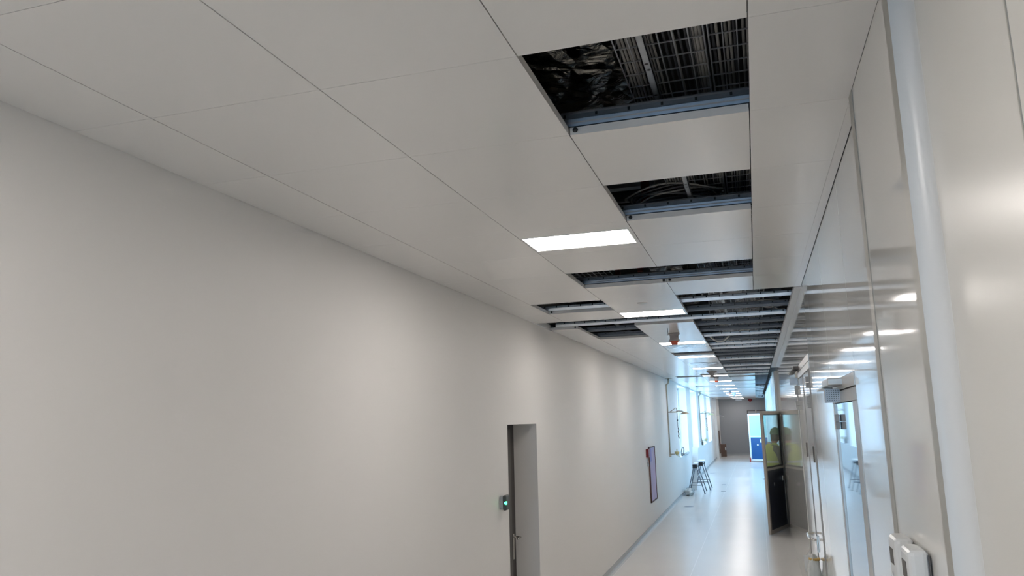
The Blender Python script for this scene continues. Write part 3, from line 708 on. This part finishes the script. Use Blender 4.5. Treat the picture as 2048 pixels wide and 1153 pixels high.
MB().obox((-1.985,44.92,.67),(.06,0,.02),(0,.17,0),(0,0,.004)).build('box_flap', 'cardd', t)
tag(MB(A).obox((-1.965,43.6,-1.31),(.012,0,0),(0,.42,0),(-.01,0,.60)).build('brown_board', 'card'), 'narrow brown board fixed on the wall corner left of the box', 'board')

# ------------------------------------------------------------------ dispensers on the near right wall
for i, (y, lb) in enumerate(((2.226, 'farther of two white wall boxes with a small dark window'), (2.042, 'nearer of two white wall boxes at the bottom right'))):
    t = thing('wall_box_unit', lb, 'wall box', (NX, y+.05, CZ-.5), 'white wall boxes with dark windows')
    MB(A).box(NX-.046, NX+.001, y, y+.105, -.56, -.314, .014).build('housing', 'offw', t)
    MB(A).box(NX-.0005-.002, NX+.0005, y-.0015, y+.10, -.56, -.325).build('back_plate', 'doorgr', t)
    MB(A).box(NX-.0468, NX-.045, y+.03, y+.085, -.385, -.345, .0005).build('display', 'doorgr', t)
    MB(A).lathe([(0,-.001),(.005,-.001)], (NX-.046, y+.06, -.41), 12, 'X').build('button', 'dgrey', t)

# ------------------------------------------------------------------ open glazed door (near) and person behind
def leaf(name, label, p0, p1, z0, z1, th, stile, mid, fr, glm, panm, group=None):
    t = thing(name, label, 'door', ((p0[0]+p1[0])/2, (p0[1]+p1[1])/2, z0))
    d = Vector((p1[0]-p0[0], p1[1]-p0[1], 0)); L = d.length; u = d/L; n = Vector((u.y, -u.x, 0))
    def seg(a, b, za, zb, t_): 
        c = Vector((p0[0],p0[1],0))+u*((a+b)/2); c.z = (za+zb)/2
        return (c, u*(b-a)/2, n*t_/2, Vector((0,0,(zb-za)/2)))
    q = MB()
    for a in ((0,stile,z0,z1),(L-stile,L,z0,z1),(stile,L-stile,z1-stile,z1),(stile,L-stile,z0,z0+stile),(stile,L-stile,mid-stile*.3,mid+stile*.3)): q.obox(*seg(*a, th))
    q.build('door_frame', fr, t)
    MB().obox(*seg(stile,L-stile,mid,z1-stile,.008)).build('door_glass', glm, t)
    MB().obox(*seg(stile,L-stile,z0+stile,mid,.024)).build('door_panel', panm, t)
    return t, u, n, L, seg
t, u, n, L, seg = leaf('open_glazed_door', 'open beige-framed door with glass top and navy lower panel', (.088,15.27), (.447,16.38), .012, CZ+.098, .045, .068, CZ-.985, 'alu', 'glasst', 'navy')
q = MB()
for a in ((.068,.085,CZ-.96,CZ+.03),(L-.10,L-.068,CZ-.96,CZ+.03),(.068,L-.068,CZ+.018,CZ+.03),(.068,L-.068,CZ-.965,CZ-.935)): q.obox(*seg(*a, .03))
q.build('glazing_gasket', 'black', t)
c = Vector((.088,15.27,0))+u*.03
MB().tube([tuple(c+Vector((0,0,CZ-1.15))), tuple(c-n*.0+Vector((-.05,-.03,CZ-1.15))), tuple(c+Vector((-.055,.05,CZ-1.15)))], .009, 8).build('door_handle', 'chrome', t)
c2 = Vector((.088,15.27,0))+u*.45+n*.014
MB().obox(tuple(c2+Vector((0,0,CZ-1.27))), u*.022, n*.004, Vector((0,0,.028))).build('small_sticker', 'base', t)
MB().obox(tuple(Vector((.088,15.27,0))+u*(L-.13)+n*.03+Vector((0,0,CZ-1.19))), u*.10, n*.008, Vector((0,0,.045))).build('lock_box', 'steel', t)
for z in (CZ+.0, CZ-.75, CZ-1.75):
    MB().tube([(.452,16.36,z-.06),(.452,16.36,z+.06)], .016, 10).build('hinge', 'chrome', t)
t, u, n, L, seg = leaf('open_white_door', 'open white-framed door with pale cyan top and bright blue lower panel', (-.385,39.4), (.52,38.85), .05, CZ+.13, .05, .085, CZ-.95, 'wframe', 'cyan', 'blue')
MB().obox(*seg(.085, L-.085, CZ-1.0, CZ-.85, .03)).build('pale_rail', 'cyan', t)
MB().obox(*seg(.58, .66, CZ-1.24, CZ-1.08, .06)).build('lock_plate', 'white', t)
MB().obox(*seg(.40, .48, CZ-1.38, CZ-1.32, .035)).build('small_sticker', 'white', t)
tag(MB().box(-.43,-.38,39.3,39.36,0,.2,.005).build('red_wedge', 'red'), 'small red marker at the foot of the white-framed door', 'marker')

# pale film hanging over the far right wall
rnd = random.Random(2)
for i, (y0, y1, zt, zb) in enumerate(((18.1, 22.5, .985, -2.147), (22.7, 30.0, .985, -2.147), (30.2, 38.3, .985, -2.147))):
    q = MB(); nx = 70; nz = 12; vs = []
    for k in range(nz+1):
        for j in range(nx+1):
            y = y0+(y1-y0)*j/nx; z = zt+(zb-zt)*k/nz
            vs.append((.455+.002*(y-18)+.032*math.sin(j*.9+i)+.012*math.sin(k*.8+j*.33), y, z+CZ+(.03*math.sin(j*.7) if k == 0 else 0)))
    n_ = nx+1
    fr = [(k*n_+j, k*n_+j+1, (k+1)*n_+j+1, (k+1)*n_+j) for k in range(nz) for j in range(nx)]
    q.add(vs, fr, True); q.add([(v[0]+.003, v[1], v[2]) for v in vs], fr, True)
    tag(q.build('protective_film', 'sheet'), ['pale blue protective film on the right wall just past the open glass door','middle length of pale blue film on the far right wall','farthest length of pale blue film, beside the white-framed door'][i], 'plastic film')

# ------------------------------------------------------------------ person
def skin_obj(name, chains, m_, parent, sub=2, extra=None):
    verts, edges, radii, roots = [], [], [], []
    for ch in chains:      # ch: list of (co, r) ; first may be an index to branch from
        prev = None
        for it in ch:
            if isinstance(it, int): prev = it; continue
            verts.append(it[0]); radii.append(it[1]); i = len(verts)-1
            if prev is not None: edges.append((prev, i))
            else: roots.append(i)
            prev = i
    me = bpy.data.meshes.new(name); me.from_pydata(verts, edges, []); o = bpy.data.objects.new(name, me); COL.objects.link(o)
    sk = o.modifiers.new('skin', 'SKIN'); sk.use_smooth_shade = True
    if not me.skin_vertices: 
        bm = bmesh.new(); bm.from_mesh(me); bm.verts.layers.skin.verify(); bm.to_mesh(me); bm.free()
    for i, v in enumerate(me.skin_vertices[0].data):
        r = radii[i]; v.radius = r if isinstance(r, tuple) else (r, r); v.use_root = i in roots
    s_ = o.modifiers.new('sub', 'SUBSURF'); s_.levels = s_.render_levels = sub
    me.materials.append(M[m_]); o.parent = parent; return o
P = thing('person', 'person in green helmet and yellow hi-vis vest facing the wall behind the glass door', 'person', (.285, 17.2, 0))
P.scale = (1.02, 1.02, 1.03)
P.rotation_euler = (0, 0, -math.radians(66))
V = lambda *a: tuple(a)
# indices: 0 pelvis,1 waist,2 chest,3 neck base,4 neck,5 head mid,6 crown
body = [[(V(0,0,.97),(.15,.11)),(V(0,-.01,1.12),(.135,.10)),(V(0,-.01,1.34),(.16,.115)),(V(0,-.01,1.49),(.085,.075)),(V(0,.03,1.56),(.055,.055)),(V(0,.09,1.64),(.075,.088)),(V(0,.09,1.735),(.075,.088))]]
LARM = [2, (V(-.17,-.01,1.44),.07), (V(-.235,-.02,1.37),.055), (V(-.29,-.02,1.12),.045), (V(-.31,.07,.88),.03), (V(-.312,.085,.82),(.022,.036))]
RARM = [2, (V(.17,-.01,1.44),.07), (V(.235,.02,1.37),.055), (V(.30,.03,1.13),.045), (V(.22,.20,1.25),.03), (V(.20,.25,1.28),(.022,.036))]
body.append(LARM); body.append(RARM)
body.append([0, (V(-.10,0,.86),.095), (V(-.12,.04,.50),.062), (V(-.13,-.02,.30),.058), (V(-.135,-.03,.10),.038), (V(-.14,.06,.05),.04), (V(-.145,.15,.035),.032)])
body.append([0, (V(.10,0,.86),.095), (V(.12,.06,.50),.062), (V(.125,.03,.30),.058), (V(.13,.02,.10),.038), (V(.135,.11,.05),.04), (V(.14,.20,.035),.032)])
def hand(w, d, side, curl):
    w = Vector(w); d = Vector(d).normalized(); s = Vector(side).normalized(); c = Vector(curl).normalized()
    out = []
    for k, ln in enumerate((.078,.088,.082,.064)):
        o = w + d*.02 + s*(-.027+.018*k); p1 = o + d*ln*.5 + c*.004; p2 = p1 + (d*.8+c*.6).normalized()*ln*.32; p3 = p2 + (d*.35+c*.95).normalized()*ln*.26
        out.append([(tuple(o), .0095), (tuple(p1), .009), (tuple(p2), .0085), (tuple(p3), .007)])
    o = w - d*.025 - s*.022; out.append([(tuple(o), .011), (tuple(o - s*.028 + d*.02 + c*.008), .0105), (tuple(o - s*.036 + d*.048 + c*.018), .009)])
    return out
body += hand((-.313,.10,.77), (0,.15,-1), (.15,-1,-.1), (1,0,0))
body += hand((.19,.27,1.30), (-.25,.9,.3), (1,.2,0), (-.2,0,-1))
b = skin_obj('body', body, 'skin', P)
def pm(mb, name, mt, par=P):
    if name in ('nose_and_ears','eyes','mouth','hair','helmet'): mb.v = [(v[0], v[1]+.065, v[2]-.012) for v in mb.v]
    o = mb.build(name, mt); o.parent = par; return o
# face details: nose, ears, eyes and mouth
q = MB()
q.add([(0,.155,1.63),(-.016,.118,1.625),(.016,.118,1.625),(0,.125,1.685),(0,.118,1.615)], [(0,3,1),(0,2,3),(0,1,4),(0,4,2)], True)
for s in (-1,1): q.lathe([(.0001,-.008),(.022,-.004),(.026,.004),(.0001,.006)], (s*.083,.02,1.655), 12, 'X')
pm(q, 'nose_and_ears', 'skin')
q = MB()
for s in (-1,1): q.lathe([(.0001,0),(.009,-.002),(.0001,-.009)], (s*.03,.118,1.672), 10, 'Y')
pm(q, 'eyes', 'eye')
q = MB().tube([(-.022,.117,1.598),(0,.124,1.596),(.022,.117,1.598)], .005, 6); pm(q, 'mouth', 'rust')
q = MB().lathe([(.087,1.60-1.7),(.091,-.05),(.092,0),(.08,.04)], (0,.005,1.70), 24)
q.v = [(v[0], min(v[1], .04), v[2]) for v in q.v]; pm(q, 'hair', 'hair')
q = MB().lathe([(.0001,.135),(.03,.132),(.07,.115),(.098,.08),(.112,.03),(.114,0),(.119,-.004),(.110,-.008)], (0,.015,1.735), 28)
q.add([(.115*math.sin(a), .015+.112*math.cos(a), 1.735) for a in [(-1+.2*i) for i in range(11)]] + [(.12*math.sin(a), .075+.112*math.cos(a), 1.722) for a in [(-1+.2*i) for i in range(11)]], [(i,i+1,12+i,11+i) for i in range(10)], True)
q.tube([(0,-.10,1.75),(0,-.06,1.83),(0,.02,1.868),(0,.09,1.83),(0,.125,1.75)], .012, 8)
pm(q, 'helmet', 'helmet')
g2 = .012
top = [[(V(0,0,1.0),(.16,.12)),(V(0,-.01,1.14),(.15,.115)),(V(0,-.01,1.34),(.172,.125)),(V(0,-.01,1.475),(.10,.09)),(V(0,.015,1.55),(.072,.070))],
       [2, (V(-.17,-.01,1.44),.083), (V(-.238,-.02,1.36),.066), (V(-.29,-.02,1.12),.055), (V(-.31,.065,.90),.041)],
       [2, (V(.17,-.01,1.44),.083), (V(.238,.02,1.36),.066), (V(.30,.03,1.13),.056), (V(.225,.19,1.243),.041)]]
skin_obj('sweater', top, 'sleeve', P)
skin_obj('trousers', [[(V(0,0,1.02),(.162,.122)),(V(0,0,.95),(.17,.128))],
    [1, (V(-.10,0,.84),.108), (V(-.12,.04,.50),.078), (V(-.13,-.01,.30),.07), (V(-.135,-.03,.09),.062)],
    [1, (V(.10,0,.84),.108), (V(.12,.06,.50),.078), (V(.125,.03,.30),.07), (V(.13,.02,.09),.062)]], 'trouser', P)
for s, y in ((-1,-.03),(1,.02)):
    sk_ = skin_obj('shoe', [[(V(s*.135,y-.04,.05),.05),(V(s*.14,y+.06,.05),.052),(V(s*.145,y+.16,.04),(.05,.036)),(V(s*.147,y+.20,.036),(.035,.028))]], 'shoe', P)
# vest: an elliptical shell open at the arms
def ring_shell(levels, n=36):
    q = MB(); b0 = 0; vs = []
    for (z, rx, ry, cy) in levels:
        for k in range(n):
            a = 2*PI*k/n; ca, sa = math.cos(a), math.sin(a)
            vs.append((rx*math.copysign(abs(ca)**.85, ca), cy+ry*math.copysign(abs(sa)**.85, sa), z))
    q.add(vs, [(i*n+k, i*n+(k+1)%n, (i+1)*n+(k+1)%n, (i+1)*n+k) for i in range(len(levels)-1) for k in range(n)], True); return q
ves = [(.86,.198,.150,0),(.95,.197,.15,0),(1.05,.195,.152,-.005),(1.2,.19,.148,-.01),(1.34,.205,.155,-.01),(1.42,.205,.15,-.01),(1.49,.175,.12,-.01),(1.535,.11,.085,-.005),(1.55,.08,.075,0)]
vst = pm(ring_shell(ves), 'vest', 'vest')
bd = ring_shell([(1.02,.2005,.157,-.004),(1.075,.199,.156,-.005)]).build('reflective_band', 'band'); bd.parent = vst
bd = ring_shell([(1.16,.196,.153,-.009),(1.205,.195,.153,-.01)]).build('reflective_band', 'band'); bd.parent = vst
pm(MB().tube([(-.08,-.06,1.53),(-.03,-.085,1.55),(.03,-.085,1.55),(.08,-.06,1.53)], .02, 8), 'collar', 'white')

# ------------------------------------------------------------------ light and camera
w = bpy.data.worlds.new('sky'); S.world = w; w.use_nodes = True
bg = w.node_tree.nodes['Background']; bg.inputs[0].default_value = (.43,.68,1.0,1); bg.inputs[1].default_value = 3.5
PORT = [((XL-.31,(a+b)/2,(ZS+ZT)/2), (1,0,0), b-a, ZT-ZS) for a, b in WIN] + [(((BW[0]+BW[1])/2, YB-.21, (BW[2]+BW[3])/2), (0,1,0), BW[1]-BW[0], BW[3]-BW[2])]
for loc_, dr_, sx_, sy__ in PORT:
    l = bpy.data.lights.new('window_portal', 'AREA'); l.shape = 'RECTANGLE'; l.size = sx_; l.size_y = sy__; l.cycles.is_portal = True
    o = bpy.data.objects.new('window_portal', l); COL.objects.link(o); o.location = loc_
    o.rotation_euler = Vector(dr_).to_track_quat('-Z', 'Z' if abs(dr_[1]) > 2 else 'Y').to_euler()
f, yaw, pitch, roll = 1530.7423, .3006, .1735, -.0235
cy_, sy_ = math.cos(yaw), math.sin(yaw)
r0 = Vector((cy_, sy_, 0)); f0 = Vector((-sy_, cy_, 0)); u0 = Vector((0,0,1))
fw = f0*math.cos(pitch) + u0*math.sin(pitch); up = -f0*math.sin(pitch) + u0*math.cos(pitch)
r2 = r0*math.cos(roll) + up*math.sin(roll); u2 = -r0*math.sin(roll) + up*math.cos(roll)
cam = bpy.data.cameras.new('camera'); co = bpy.data.objects.new('camera', cam); COL.objects.link(co)
cam.sensor_width = 36; cam.lens = f*36/2048; cam.clip_start = .02; cam.clip_end = 200
mw = Matrix(((r2.x,u2.x,-fw.x,0),(r2.y,u2.y,-fw.y,0),(r2.z,u2.z,-fw.z,CZ),(0,0,0,1)))
co.matrix_world = mw
S.camera = co
for o in list(bpy.data.objects):
    if '_o' in o.keys(): del o['_o']
vs = S.view_settings; vs.view_transform = 'Standard'; vs.look = 'None'; vs.gamma = 1; vs.use_curve_mapping = False; vs.exposure = 1.0
S.display_settings.display_device = 'sRGB'
